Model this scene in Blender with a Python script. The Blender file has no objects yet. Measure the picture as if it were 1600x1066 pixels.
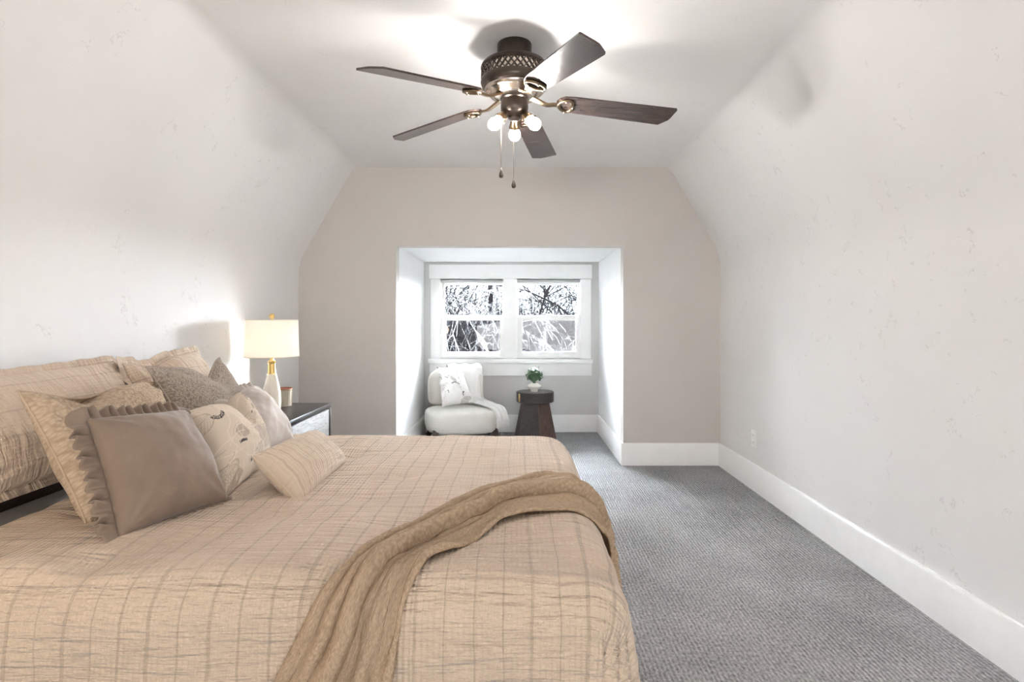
import bpy, bmesh, math, random
import numpy as np
from mathutils import Vector, Matrix, noise

PI = math.pi
scene = bpy.context.scene
COL = scene.collection
V = Vector

# ------------------------------------------------------------------ camera, world, lights, exposure
CAMZ, F, CX, CY = 1.2, 905.0, 808.0, 502.0
cam_data = bpy.data.cameras.new('camera')
cam = bpy.data.objects.new('camera', cam_data)
COL.objects.link(cam)
cam.location = (0, 0, CAMZ)
cam.rotation_euler = (PI / 2, 0, 0)
cam_data.sensor_width = 36.0
cam_data.lens = F / 1600 * 36
cam_data.shift_x = -(CX - 800) / 1600
cam_data.shift_y = -(533 - CY) / 1600
cam_data.clip_start = 0.02
scene.camera = cam

world = bpy.data.worlds.new('winter_sky')
scene.world = world
world.use_nodes = True
bg = world.node_tree.nodes['Background']
bg.inputs[0].default_value = (0.86, 0.93, 1.0, 1)
bg.inputs[1].default_value = 8.0


def light(name, kind, loc, energy, color, **kw):
    d = bpy.data.lights.new(name, kind)
    d.energy = energy
    d.color = color
    target = kw.pop('target', None)
    for k, v in kw.items():
        setattr(d, k, v)
    o = bpy.data.objects.new(name, d)
    COL.objects.link(o)
    o.location = loc
    if target is not None:
        o.rotation_euler = (V(target) - V(loc)).to_track_quat('-Z', 'Y').to_euler()
    return o


# low winter sun coming in through the dormer window from the right
light('sun', 'SUN', (6, 14, 4), 200.0, (1.0, 0.98, 0.95), angle=0.16, target=(6 - 8.4, 14 - 8, 4 - 1.7))
# added wide sun that boosts the sky light coming in through the same window
light('sky_glow_boost', 'SUN', (0, 16, 5), 510.0, (0.86, 0.93, 1.0), angle=1.5, target=(0, 14, 4.4))
# portal that guides the sky light through the dormer window
portal = light('window_portal', 'AREA', (-0.08, 6.40, 1.2), 1.0, (1, 1, 1), shape='RECTANGLE', size=1.7, size_y=1.0,
               target=(-0.08, 0, 1.2))
portal.data.cycles.is_portal = True
# added fill panel behind the camera, aimed up to brighten the ceiling
light('rear_fill', 'AREA', (0.3, -1.45, 0.75), 54.0, (1.0, 0.995, 0.99), shape='RECTANGLE', size=2.6, size_y=1.1,
      target=(0.0, 2.6, 2.6))
# second bedside lamp, just outside the frame on the near side of the bed
light('near_bedside_lamp', 'POINT', (-1.50, 0.80, 1.02), 6.0, (1.0, 0.74, 0.45), shadow_soft_size=0.10)

scene.view_settings.view_transform = 'Standard'
scene.view_settings.look = 'None'
scene.view_settings.gamma = 1.0
scene.view_settings.use_curve_mapping = False
scene.view_settings.exposure = 0.02
scene.cycles.max_bounces = 10
scene.cycles.diffuse_bounces = 7
scene.cycles.transparent_max_bounces = 12
scene.cycles.sample_clamp_indirect = 0.0
scene.cycles.caustics_reflective = False
scene.cycles.caustics_refractive = False


def at(px, py, D):
    """pixel and depth -> point in the room"""
    return V(((px - CX) * D / F, D, CAMZ - (py - CY) * D / F))


# ------------------------------------------------------------------ material helpers
class NT:
    def __init__(self, name):
        self.m = bpy.data.materials.new(name)
        self.m.use_nodes = True
        self.t = self.m.node_tree
        self.n = self.t.nodes
        self.b = self.n['Principled BSDF']
        self.out = self.n['Material Output']

    def add(self, typ, **kw):
        nd = self.n.new(typ)
        for k, v in kw.items():
            setattr(nd, k, v)
        return nd

    def link(self, a, b):
        self.t.links.new(a, b)

    def set(self, **kw):
        for k, v in kw.items():
            self.b.inputs[k.replace('_', ' ')].default_value = v

    def coord(self, kind='Object', scale=(1, 1, 1), rot=(0, 0, 0)):
        c = self.add('ShaderNodeTexCoord')
        mp = self.add('ShaderNodeMapping')
        mp.inputs['Scale'].default_value = scale
        mp.inputs['Rotation'].default_value = rot
        self.link(c.outputs[kind], mp.inputs['Vector'])
        return mp.outputs[0]

    def noise(self, vec, scale, detail=3.0, rough=0.55):
        nd = self.add('ShaderNodeTexNoise')
        nd.inputs['Scale'].default_value = scale
        nd.inputs['Detail'].default_value = detail
        nd.inputs['Roughness'].default_value = rough
        self.link(vec, nd.inputs['Vector'])
        return nd.outputs['Fac']

    def ramp(self, fac, stops):
        nd = self.add('ShaderNodeValToRGB')
        el = nd.color_ramp.elements
        while len(el) < len(stops):
            el.new(0.5)
        for e, (p, c) in zip(el, stops):
            e.position = p
            e.color = c if len(c) == 4 else (*c, 1)
        self.link(fac, nd.inputs[0])
        return nd.outputs[0]

    def math(self, op, a, b=None, c=None):
        nd = self.add('ShaderNodeMath', operation=op)
        for i, x in enumerate((a, b, c)):
            if x is None:
                continue
            if isinstance(x, (int, float)):
                nd.inputs[i].default_value = x
            else:
                self.link(x, nd.inputs[i])
        return nd.outputs[0]

    def mix(self, fac, a, b, mode='MIX'):
        nd = self.add('ShaderNodeMix', data_type='RGBA', blend_type=mode)
        for sock, x in ((nd.inputs[0], fac), (nd.inputs[6], a), (nd.inputs[7], b)):
            if isinstance(x, (int, float)):
                sock.default_value = x
            elif isinstance(x, tuple):
                sock.default_value = x if len(x) == 4 else (*x, 1)
            else:
                self.link(x, sock)
        return nd.outputs[2]

    def bump(self, h, strength, dist=0.01, prev=None):
        nd = self.add('ShaderNodeBump')
        nd.inputs['Strength'].default_value = strength
        nd.inputs['Distance'].default_value = dist
        self.link(h, nd.inputs['Height'])
        if prev is not None:
            self.link(prev, nd.inputs['Normal'])
        return nd.outputs[0]


def simple(name, col, rough=0.6, metal=0.0, var=0.06, nscale=12, bump=0.0, bscale=60, spec=0.5, coat=0.0, sheen=0.0):
    k = NT(name)
    vec = k.coord()
    f = k.noise(vec, nscale)
    lo = tuple(max(0, c * (1 - var)) for c in col)
    hi = tuple(min(1, c * (1 + var)) for c in col)
    k.link(k.ramp(f, [(0.3, lo), (0.7, hi)]), k.b.inputs['Base Color'])
    k.set(Roughness=rough, Metallic=metal)
    k.b.inputs['Specular IOR Level'].default_value = spec
    k.b.inputs['Coat Weight'].default_value = coat
    if sheen:
        k.b.inputs['Sheen Weight'].default_value = sheen
    if bump:
        k.link(k.bump(k.noise(vec, bscale), bump, 0.005), k.b.inputs['Normal'])
    return k.m


def plaster(name, marks=1.0, col=(0.775, 0.765, 0.755)):
    k = NT(name)
    vec = k.coord()
    tone = k.noise(vec, 1.3, 2)
    base = k.ramp(tone, [(0.3, tuple(c * 0.975 for c in col)), (0.7, tuple(min(1, c * 1.02) for c in col))])
    k.set(Roughness=0.62)
    k.b.inputs['Specular IOR Level'].default_value = 0.25
    # short trowel nicks: thin noise contours kept only in scattered patches
    n1 = k.noise(vec, 13, 4, 0.6)
    line = k.math('LESS_THAN', k.math('ABSOLUTE', k.math('SUBTRACT', n1, 0.5)), 0.010)
    m1 = k.math('GREATER_THAN', k.noise(vec, 11.3, 2, 0.5), 0.60)
    m2 = k.math('GREATER_THAN', k.noise(vec, 2.1, 2, 0.5), 0.50)
    nick = k.math('MULTIPLY', k.math('MULTIPLY', line, m1), m2)
    wav = k.noise(vec, 5.0, 4, 0.6)
    h = k.math('SUBTRACT', k.math('MULTIPLY', wav, 0.5), k.math('MULTIPLY', nick, 0.25 * marks))
    k.link(base, k.b.inputs['Base Color'])
    if marks:
        col2 = k.mix(k.math('MULTIPLY', nick, 0.28 * marks), base, (0.36, 0.34, 0.33))
        k.link(col2, k.b.inputs['Base Color'])
    k.link(k.bump(h, 0.35, 0.012), k.b.inputs['Normal'])
    return k.m


def seersucker(name, base, stripe, stripe_axis='x', pitch=0.062, bump=0.7, wobble=0.012, smix=0.5, wmin=0.025):
    """crinkled cotton with thin woven stripes, laid out in the cloth's own metres (UV)"""
    k = NT(name)
    rot = (0, 0, 0) if stripe_axis == 'x' else (0, 0, PI / 2)
    uv = k.coord('UV', rot=rot)
    sep = k.add('ShaderNodeSeparateXYZ')
    k.link(uv, sep.inputs[0])
    x, y = sep.outputs[0], sep.outputs[1]
    wob = k.math('MULTIPLY', k.math('SUBTRACT', k.noise(uv, 9, 2), 0.5), wobble)
    xs = k.math('DIVIDE', k.math('ADD', x, wob), pitch)
    fr = k.math('ABSOLUTE', k.math('SUBTRACT', k.math('FRACT', xs), 0.5))
    cell = k.math('FLOOR', xs)
    wn = k.add('ShaderNodeTexWhiteNoise', noise_dimensions='1D')
    k.link(cell, wn.inputs['W'])
    width = k.math('MULTIPLY_ADD', wn.outputs['Value'], 0.055, wmin)
    st = k.math('LESS_THAN', fr, width)
    # fine pale woven lines between
    fine = k.math('SINE', k.math('MULTIPLY', x, 2 * PI / 0.0125))
    finef = k.math('MULTIPLY', k.math('GREATER_THAN', fine, 0.35), 0.16)
    tone = k.noise(uv, 4, 2)
    c0 = k.ramp(tone, [(0.3, tuple(c * 0.95 for c in base)), (0.7, tuple(min(1, c * 1.04) for c in base))])
    c1 = k.mix(k.math('MULTIPLY', finef, 0.3), c0, tuple(min(1, c * 1.16) for c in base))
    c2 = k.mix(k.math('MULTIPLY', st, smix), c1, stripe)
    k.link(c2, k.b.inputs['Base Color'])
    k.set(Roughness=0.85)
    k.b.inputs['Specular IOR Level'].default_value = 0.2
    k.b.inputs['Sheen Weight'].default_value = 0.25
    # crinkles run across the stripes
    mp = k.add('ShaderNodeMapping')
    mp.inputs['Scale'].default_value = (7, 75, 1)
    k.link(uv, mp.inputs[0])
    cr = k.noise(mp.outputs[0], 1.0, 3, 0.6)
    mp2 = k.add('ShaderNodeMapping')
    mp2.inputs['Scale'].default_value = (2.6, 30, 1)
    k.link(uv, mp2.inputs[0])
    cr2 = k.noise(mp2.outputs[0], 1.0, 2, 0.5)
    seam = k.math('MULTIPLY', st, -0.35)
    h = k.math('ADD', k.math('ADD', cr, k.math('MULTIPLY', cr2, 1.5)), k.math('MULTIPLY', fine, 0.06))
    h = k.math('ADD', h, seam)
    k.link(k.bump(h, bump, 0.022), k.b.inputs['Normal'])
    return k.m


def weave(name, base, dark, scale=110, bump=0.8):
    k = NT(name)
    uv = k.coord('UV')
    mp = k.add('ShaderNodeMapping')
    mp.inputs['Scale'].default_value = (scale, scale * 2.2, 1)
    k.link(uv, mp.inputs[0])
    vo = k.add('ShaderNodeTexVoronoi')
    vo.inputs['Scale'].default_value = 1.0
    k.link(mp.outputs[0], vo.inputs['Vector'])
    d = vo.outputs['Distance']
    f2 = k.noise(uv, 60, 3, 0.7)
    c = k.ramp(k.math('ADD', k.math('MULTIPLY', d, 0.6), k.math('MULTIPLY', f2, 0.5)), [(0.3, base), (0.95, dark)])
    k.link(c, k.b.inputs['Base Color'])
    k.set(Roughness=0.9)
    k.b.inputs['Specular IOR Level'].default_value = 0.15
    mp3 = k.add('ShaderNodeMapping')
    mp3.inputs['Scale'].default_value = (30, 8, 1)
    k.link(uv, mp3.inputs[0])
    w = k.noise(mp3.outputs[0], 1.0, 2)
    h = k.math('ADD', k.math('MULTIPLY', d, -0.35), w)
    k.link(k.bump(h, bump, 0.007), k.b.inputs['Normal'])
    return k.m


def boucle(name, base, dark, scale=120, bump=0.8):
    k = NT(name)
    uv = k.coord('UV')
    vo = k.add('ShaderNodeTexVoronoi')
    vo.inputs['Scale'].default_value = scale
    k.link(uv, vo.inputs['Vector'])
    n = k.noise(uv, scale * 0.8, 3, 0.7)
    f = k.math('ADD', k.math('MULTIPLY', vo.outputs['Distance'], 0.7), k.math('MULTIPLY', n, 0.5))
    k.link(k.ramp(f, [(0.35, base), (0.9, dark)]), k.b.inputs['Base Color'])
    k.set(Roughness=0.9)
    k.b.inputs['Specular IOR Level'].default_value = 0.15
    k.b.inputs['Sheen Weight'].default_value = 0.1
    k.link(k.bump(k.math('SUBTRACT', k.math('MULTIPLY', n, 0.8), vo.outputs['Distance']), bump, 0.006), k.b.inputs['Normal'])
    return k.m


def velvet(name, col):
    k = NT(name)
    vec = k.coord('UV')
    f = k.noise(vec, 9, 4, 0.6)
    k.link(k.ramp(f, [(0.3, tuple(c * 0.9 for c in col)), (0.7, tuple(c * 1.1 for c in col))]), k.b.inputs['Base Color'])
    k.set(Roughness=0.75)
    k.b.inputs['Specular IOR Level'].default_value = 0.2
    k.b.inputs['Sheen Weight'].default_value = 0.35
    k.b.inputs['Sheen Roughness'].default_value = 0.4
    k.link(k.bump(k.noise(vec, 26, 3), 0.18, 0.01), k.b.inputs['Normal'])
    return k.m


def printed(name):
    """linen whose printed leaves come from a colour attribute on the mesh"""
    k = NT(name)
    a = k.add('ShaderNodeVertexColor', layer_name='print')
    uv = k.coord('UV')
    f = k.noise(uv, 300, 2)
    c = k.mix(k.math('MULTIPLY', f, 0.14), a.outputs[0], (0.35, 0.3, 0.25))
    k.link(c, k.b.inputs['Base Color'])
    k.set(Roughness=0.85)
    k.b.inputs['Specular IOR Level'].default_value = 0.2
    k.link(k.bump(k.noise(uv, 320, 2), 0.25, 0.003), k.b.inputs['Normal'])
    return k.m


def carpet(name):
    k = NT(name)
    vec = k.coord()
    sep = k.add('ShaderNodeSeparateXYZ')
    k.link(vec, sep.inputs[0])
    wob = k.math('MULTIPLY', k.noise(vec, 18, 2), 0.012)
    x = k.math('ADD', sep.outputs[0], wob)
    rib = k.math('SINE', k.math('MULTIPLY', x, 2 * PI / 0.0165))
    mp = k.add('ShaderNodeMapping')
    mp.inputs['Scale'].default_value = (95, 60, 95)
    k.link(vec, mp.inputs[0])
    loop = k.noise(mp.outputs[0], 1.0, 3, 0.7)
    tone = k.noise(vec, 2.4, 4, 0.6)
    f = k.math('ADD', k.math('MULTIPLY', rib, 0.05), k.math('ADD', k.math('MULTIPLY', loop, 0.75), k.math('MULTIPLY', tone, 0.25)))
    c = k.ramp(f, [(0.34, (0.17, 0.166, 0.17)), (0.5, (0.36, 0.353, 0.357)), (0.66, (0.55, 0.543, 0.547))])
    k.link(c, k.b.inputs['Base Color'])
    k.set(Roughness=0.95)
    k.b.inputs['Specular IOR Level'].default_value = 0.1
    h = k.math('ADD', k.math('MULTIPLY', rib, 0.35), k.math('MULTIPLY', loop, 0.9))
    k.link(k.bump(h, 0.8, 0.008), k.b.inputs['Normal'])
    return k.m


def wood(name, a, b, rough=0.35, axis=(1, 12, 12), scale=6, coat=0.0, spec=0.5):
    k = NT(name)
    vec = k.coord('Object', scale=axis)
    n = k.noise(vec, scale, 5, 0.6)
    k.link(k.ramp(n, [(0.3, a), (0.7, b)]), k.b.inputs['Base Color'])
    k.set(Roughness=rough)
    k.b.inputs['Specular IOR Level'].default_value = spec
    k.b.inputs['Coat Weight'].default_value = coat
    k.b.inputs['Coat Roughness'].default_value = 0.15
    k.link(k.bump(n, 0.12, 0.004), k.b.inputs['Normal'])
    return k.m


def glass_pane(name):
    k = NT(name)
    k.n.remove(k.b)
    tr = k.add('ShaderNodeBsdfTransparent')
    tr.inputs[0].default_value = (0.97, 0.985, 0.99, 1)
    gl = k.add('ShaderNodeBsdfGlossy')
    gl.inputs['Roughness'].default_value = 0.02
    fr = k.add('ShaderNodeFresnel')
    fr.inputs[0].default_value = 1.45
    mx = k.add('ShaderNodeMixShader')
    k.link(fr.outputs[0], mx.inputs[0])
    k.link(tr.outputs[0], mx.inputs[1])
    k.link(gl.outputs[0], mx.inputs[2])
    k.link(mx.outputs[0], k.out.inputs[0])
    return k.m


def emitter(name, col, strength):
    k = NT(name)
    k.b.inputs['Emission Color'].default_value = (*col, 1)
    k.b.inputs['Emission Strength'].default_value = strength
    k.set(Roughness=0.2)
    return k.m


def lamp_fabric(name):
    k = NT(name)
    vec = k.coord('Object', scale=(1, 1, 1))
    n = k.noise(vec, 220, 2)
    c = k.ramp(n, [(0.3, (0.86, 0.82, 0.75)), (0.7, (0.93, 0.90, 0.84))])
    df = k.add('ShaderNodeBsdfDiffuse')
    tl = k.add('ShaderNodeBsdfTranslucent')
    k.link(c, df.inputs[0])
    k.link(c, tl.inputs[0])
    mx = k.add('ShaderNodeMixShader')
    mx.inputs[0].default_value = 0.55
    k.link(df.outputs[0], mx.inputs[1])
    k.link(tl.outputs[0], mx.inputs[2])
    k.link(mx.outputs[0], k.out.inputs[0])
    return k.m


M = {}
M['plaster'] = plaster('plaster_rough')
M['plaster_smooth_shaded'] = plaster('plaster_smooth_shaded', 0.0, (0.60, 0.565, 0.535))  # far wall: its shade is put into a darker copy of the paint
M['plaster_daylit'] = plaster('plaster_daylit', 0.0, (0.86, 0.86, 0.855))  # dormer sides and ceiling: window brightness painted in as a whiter tone
M['plaster_dormer_shaded'] = plaster('plaster_dormer_shaded', 0.0, (0.66, 0.655, 0.645))  # dormer end wall: same paint, greyed to carry its shade
M['plaster_ceiling'] = plaster('plaster_ceiling', 0.6)
M['trim'] = simple('white_trim_paint', (0.88, 0.88, 0.875), 0.35, var=0.015)
M['carpet'] = carpet('grey_loop_carpet')
M['comforter'] = seersucker('beige_seersucker', (0.61, 0.48, 0.362), (0.37, 0.29, 0.215), bump=0.95)
M['sham'] = seersucker('beige_seersucker_sham', (0.60, 0.48, 0.365), (0.42, 0.325, 0.245), 'y', 0.085)
M['lumbar'] = seersucker('beige_seersucker_lumbar', (0.60, 0.485, 0.37), (0.40, 0.31, 0.235), 'x', 0.034, 0.6, 0.003, 0.4, 0.10)
M['throw'] = weave('tan_cotton_weave', (0.49, 0.365, 0.25), (0.28, 0.20, 0.13))
M['boucle_tan'] = boucle('tan_boucle', (0.56, 0.435, 0.315), (0.37, 0.28, 0.195), 110)
M['boucle_grey'] = boucle('taupe_chenille', (0.52, 0.445, 0.375), (0.26, 0.215, 0.18), 170)
M['velvet'] = velvet('taupe_velvet', (0.235, 0.175, 0.132))
M['velvet_daylit'] = velvet('taupe_velvet_daylit', (0.47, 0.415, 0.37))  # lit copy of the taupe velvet, window light put into the colour
M['print'] = printed('leaf_print_linen')
M['sheet'] = simple('grey_sheet', (0.42, 0.42, 0.43), 0.8, var=0.05)
M['dark_wood'] = wood('dark_espresso_wood', (0.035, 0.024, 0.019), (0.085, 0.056, 0.042), 0.4)
M['nightstand_black'] = wood('black_stained_wood', (0.013, 0.011, 0.011), (0.03, 0.026, 0.025), 0.3, (10, 1, 10), 5, 0.2)
M['nightstand_grey'] = wood('grey_washed_wood', (0.16, 0.15, 0.145), (0.36, 0.345, 0.33), 0.5, (10, 2, 14), 9)
M['ceramic'] = simple('cream_ceramic', (0.82, 0.77, 0.68), 0.18, var=0.02, coat=0.4)
M['brass'] = simple('satin_brass', (0.78, 0.56, 0.22), 0.28, 1.0, var=0.05)
M['shade'] = lamp_fabric('linen_lampshade')
M['bulb_warm'] = emitter('warm_bulb', (1.0, 0.83, 0.60), 28)
M['wire'] = simple('pale_metal_wire', (0.52, 0.47, 0.38), 0.35, 0.9, var=0.08)
M['copper'] = simple('rust_copper_liner', (0.36, 0.15, 0.09), 0.5, 0.2, var=0.12)
M['linen_liner'] = simple('linen_liner', (0.50, 0.45, 0.37), 0.8, var=0.1)
M['chair_fabric'] = simple('ivory_upholstery', (0.76, 0.735, 0.69), 0.9, var=0.03, bump=0.15, bscale=220, spec=0.15, sheen=0.2)
M['white_throw'] = simple('white_knit', (0.86, 0.85, 0.83), 0.9, var=0.03, bump=0.5, bscale=130, spec=0.15)
M['table_dark'] = wood('dark_table_top', (0.020, 0.016, 0.016), (0.05, 0.040, 0.038), 0.3, (2, 14, 14), 6)
M['table_brown'] = wood('red_brown_plank', (0.042, 0.023, 0.019), (0.115, 0.060, 0.046), 0.4, (14, 14, 1.5), 5)
M['pot'] = simple('white_glazed_pot', (0.82, 0.80, 0.74), 0.25, var=0.03, coat=0.3)
M['leaf'] = simple('green_leaf', (0.055, 0.125, 0.055), 0.5, var=0.45, nscale=45)
M['bronze'] = simple('dark_bronze', (0.075, 0.058, 0.048), 0.33, 0.75, var=0.18, nscale=20)
M['antique'] = simple('antique_brass', (0.20, 0.145, 0.09), 0.28, 1.0, var=0.15)
M['steel'] = simple('brushed_pale_metal', (0.50, 0.44, 0.38), 0.25, 1.0, var=0.05)
M['blade'] = wood('dark_walnut_blade', (0.030, 0.021, 0.019), (0.085, 0.057, 0.048), 0.26, (1.5, 16, 16), 5, 0.35)
M['bulb'] = emitter('white_bulb', (1.0, 0.96, 0.92), 330)
M['plate'] = simple('white_plastic', (0.86, 0.86, 0.84), 0.3, var=0.01)
M['slot'] = simple('dark_slot', (0.05, 0.05, 0.05), 0.5)
M['glass'] = glass_pane('window_glass')
M['bark_pale'] = simple('frosted_bark', (0.07, 0.07, 0.074), 0.8, var=0.15)
M['bark_dark'] = simple('bare_bark', (0.010, 0.0095, 0.011), 0.9, var=0.3, spec=0.0)
M['brush'] = simple('winter_brush', (0.010, 0.010, 0.0125), 0.95, var=0.6, nscale=5, spec=0.0)
M['snow'] = simple('snow', (0.85, 0.86, 0.88), 0.7, var=0.05)
M['blind'] = simple('white_blind', (0.50, 0.50, 0.50), 0.6, var=0.03)


# ------------------------------------------------------------------ object helpers
def link_mesh(name, me, mat, parent=None, smooth=None):
    o = bpy.data.objects.new(name, me)
    COL.objects.link(o)
    if mat is not None:
        for m_ in (mat if isinstance(mat, (list, tuple)) else [mat]):
            me.materials.append(m_)
    if smooth is not None:
        shade(me, smooth)
    if parent is not None:
        o.parent = parent
        o.matrix_parent_inverse = Matrix.Translation(parent.location).inverted() if not any(parent.rotation_euler) else parent.matrix_basis.inverted()
    return o


def shade(me, angle):
    me.polygons.foreach_set('use_smooth', [True] * len(me.polygons))
    if angle < 180:
        bm = bmesh.new()
        bm.from_mesh(me)
        th = math.radians(angle)
        for e in bm.edges:
            if len(e.link_faces) == 2 and e.calc_face_angle(0) > th:
                e.smooth = False
        bm.to_mesh(me)
        bm.free()


def obj(name, bm, mat, parent=None, smooth=35):
    me = bpy.data.meshes.new(name)
    bmesh.ops.recalc_face_normals(bm, faces=bm.faces[:])
    bm.to_mesh(me)
    bm.free()
    return link_mesh(name, me, mat, parent, smooth)


def thing(name, label, cat, loc=(0, 0, 0), group=None):
    o = bpy.data.objects.new(name, None)
    o.empty_display_size = 0.1
    COL.objects.link(o)
    o.location = loc
    return tag(o, label, cat, group)


def tag(o, label, cat, group=None):
    o['label'] = label
    o['category'] = cat
    if group:
        o['group'] = group
    return o


def struct(o):
    o['kind'] = 'structure'
    return o


def B():
    return bmesh.new()


def box(bm, lo, hi, bevel=0.0, segs=2):
    lo, hi = V(lo), V(hi)
    r = bmesh.ops.create_cube(bm, size=1.0)
    c = (lo + hi) / 2
    s = hi - lo
    for v in r['verts']:
        v.co = V((v.co.x * s.x, v.co.y * s.y, v.co.z * s.z)) + c
    if bevel:
        es = list({e for v in r['verts'] for e in v.link_edges})
        bmesh.ops.bevel(bm, geom=es, offset=bevel, segments=segs, profile=0.6, affect='EDGES')
    return bm


def lathe(bm, prof, center=(0, 0, 0), n=48, cap=True):
    c = V(center)
    rings = []
    for r, z in prof:
        if r < 1e-5:
            rings.append([bm.verts.new(c + V((0, 0, z)))])
        else:
            rings.append([bm.verts.new(c + V((r * math.cos(2 * PI * i / n), r * math.sin(2 * PI * i / n), z))) for i in range(n)])
    for a, b in zip(rings, rings[1:]):
        for i in range(n):
            j = (i + 1) % n
            if len(a) == 1 and len(b) == 1:
                continue
            if len(a) == 1:
                bm.faces.new((a[0], b[i], b[j]))
            elif len(b) == 1:
                bm.faces.new((a[i], a[j], b[0]))
            else:
                bm.faces.new((a[i], a[j], b[j], b[i]))
    if cap:
        for rg in (rings[0], rings[-1]):
            if len(rg) > 2:
                bm.faces.new(rg)
    return bm


def tube(bm, pts, rad, n=8, cap=True):
    pts = [V(p) for p in pts]
    rads = rad if isinstance(rad, (list, tuple)) else [rad] * len(pts)
    up = None
    rings = []
    for i, p in enumerate(pts):
        t = (pts[min(i + 1, len(pts) - 1)] - pts[max(i - 1, 0)]).normalized()
        if up is None:
            up = t.orthogonal().normalized()
        up = (up - t * up.dot(t))
        if up.length < 1e-6:
            up = t.orthogonal()
        up.normalize()
        s = t.cross(up)
        rings.append([bm.verts.new(p + (up * math.cos(2 * PI * k / n) + s * math.sin(2 * PI * k / n)) * rads[i]) for k in range(n)])
    for a, b in zip(rings, rings[1:]):
        for k in range(n):
            bm.faces.new((a[k], a[(k + 1) % n], b[(k + 1) % n], b[k]))
    if cap:
        bm.faces.new(rings[0])
        bm.faces.new(rings[-1])
    return bm


def grid_mesh(name, P, uvs=None, closed=False):
    """P: array rows x cols x 3"""
    nr, nc = P.shape[:2]
    verts = P.reshape(-1, 3).tolist()
    faces = []
    for i in range(nr - 1):
        for j in range(nc - 1):
            faces.append((i * nc + j, i * nc + j + 1, (i + 1) * nc + j + 1, (i + 1) * nc + j))
    me = bpy.data.meshes.new(name)
    me.from_pydata(verts, [], faces)
    if uvs is not None:
        ul = me.uv_layers.new(name='UVMap')
        idx = np.empty(len(me.loops), dtype=np.int32)
        me.loops.foreach_get('vertex_index', idx)
        ul.data.foreach_set('uv', uvs.reshape(-1, 2)[idx].astype(np.float32).ravel())
    return me


def lerp(a, b, t):
    return a + (b - a) * t


def sstep(a, b, x):
    t = min(1.0, max(0.0, (x - a) / (b - a)))
    return t * t * (3 - 2 * t)


# ------------------------------------------------------------------ room shell
YB, YF = -1.7, 4.827          # wall behind the camera, far wall
XL, XR = -1.82, 1.69
ZC = 2.48
XCL, XCR = -1.36, 1.27
DL, DR, DYF = -1.008, 0.885, 6.28
ZD = 1.825


def knee_left(y):
    return float(np.interp(y, [-2, 2.0, 2.4, 2.9, 3.5, 4.2, 4.83], [1.60, 1.605, 1.63, 1.64, 1.655, 1.665, 1.69]))


def knee_right(y):
    return float(np.interp(y, [-2, 1.93, 3.6, 4.83], [1.60, 1.625, 1.69, 1.765]))


def fillet(p0, p1, p2, r, n):
    """points of a rounded corner at p1"""
    a = p1 + (p0 - p1).normalized() * r
    b = p1 + (p2 - p1).normalized() * r
    return [a * (1 - t) ** 2 + p1 * 2 * t * (1 - t) + b * t * t for t in [i / n for i in range(n + 1)]]


def side_wall(name, x0, xc, knee):
    rows = []
    for y in np.linspace(YB, YF, 60):
        zk = knee(y)
        p0, p1, p2, p3 = V((x0, y, 0)), V((x0, y, zk)), V((xc, y, ZC)), V(((xc) * 0.8, y, ZC))
        pts = [p0, V((x0, y, 0.6)), V((x0, y, 1.1))] + fillet(p0, p1, p2, 0.11, 8) + [lerp(p1, p2, 0.5)] + fillet(p1, p2, p3, 0.055, 6)
        rows.append([tuple(p) for p in pts])
    me = grid_mesh(name, np.array(rows))
    return struct(link_mesh(name, me, M['plaster'], None, 180))


side_wall('wall_left', XL, XCL, knee_left)
side_wall('wall_right', XR, XCR, knee_right)

bm = B()
box(bm, (XL - 0.15, YB - 0.15, -0.12), (XR + 0.15, YF + 0.0, 0.0))
box(bm, (DL - 0.15, YF, -0.12), (DR + 0.15, DYF + 0.15, 0.0))
struct(obj('floor', bm, M['carpet']))
bm = B()
box(bm, (XCL + 0.05, YB - 0.1, ZC), (XCR - 0.05, YF + 0.1, ZC + 0.12))
struct(obj('ceiling', bm, M['plaster_ceiling']))

# far wall with the dormer opening: strips around the opening, real thickness towards the dormer
bm = B()


def poly_prism(bm, pts, y0, y1):
    a = [bm.verts.new((x, y0, z)) for x, z in pts]
    b = [bm.verts.new((x, y1, z)) for x, z in pts]
    bm.faces.new(a)
    bm.faces.new(b[::-1])
    for i in range(len(pts)):
        j = (i + 1) % len(pts)
        bm.faces.new((a[i], b[i], b[j], a[j]))


zl, zr = knee_left(YF), knee_right(YF)
zf = lambda x: zl + (x - XL) / (XCL - XL) * (ZC - zl)
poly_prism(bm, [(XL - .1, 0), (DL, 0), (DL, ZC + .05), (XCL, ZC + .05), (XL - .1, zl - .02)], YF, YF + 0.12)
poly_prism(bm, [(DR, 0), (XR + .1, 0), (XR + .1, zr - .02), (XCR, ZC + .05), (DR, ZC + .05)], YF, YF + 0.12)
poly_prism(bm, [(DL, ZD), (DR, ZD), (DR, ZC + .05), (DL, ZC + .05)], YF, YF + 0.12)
struct(obj('wall_far', bm, M['plaster_smooth_shaded'], None, 20))

bm = B()
box(bm, (XL - .1, YB - 0.12, 0), (XR + .1, YB, ZC + .05))
struct(obj('wall_back', bm, M['plaster']))

# dormer shell
bm = B()
box(bm, (DL - 0.14, YF + 0.12, 0), (DL, DYF + .12, ZD + 0.12))
struct(obj('wall_dormer_left', bm, M['plaster_daylit']))
bm = B()
box(bm, (DR, YF + 0.12, 0), (DR + 0.14, DYF + .12, ZD + 0.12))
struct(obj('wall_dormer_right', bm, M['plaster_daylit']))
bm = B()
box(bm, (DL, YF + 0.12, ZD + 0.015), (DR, DYF + .12, ZD + 0.15))
struct(obj('ceiling_dormer', bm, M['plaster_daylit']))
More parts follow.
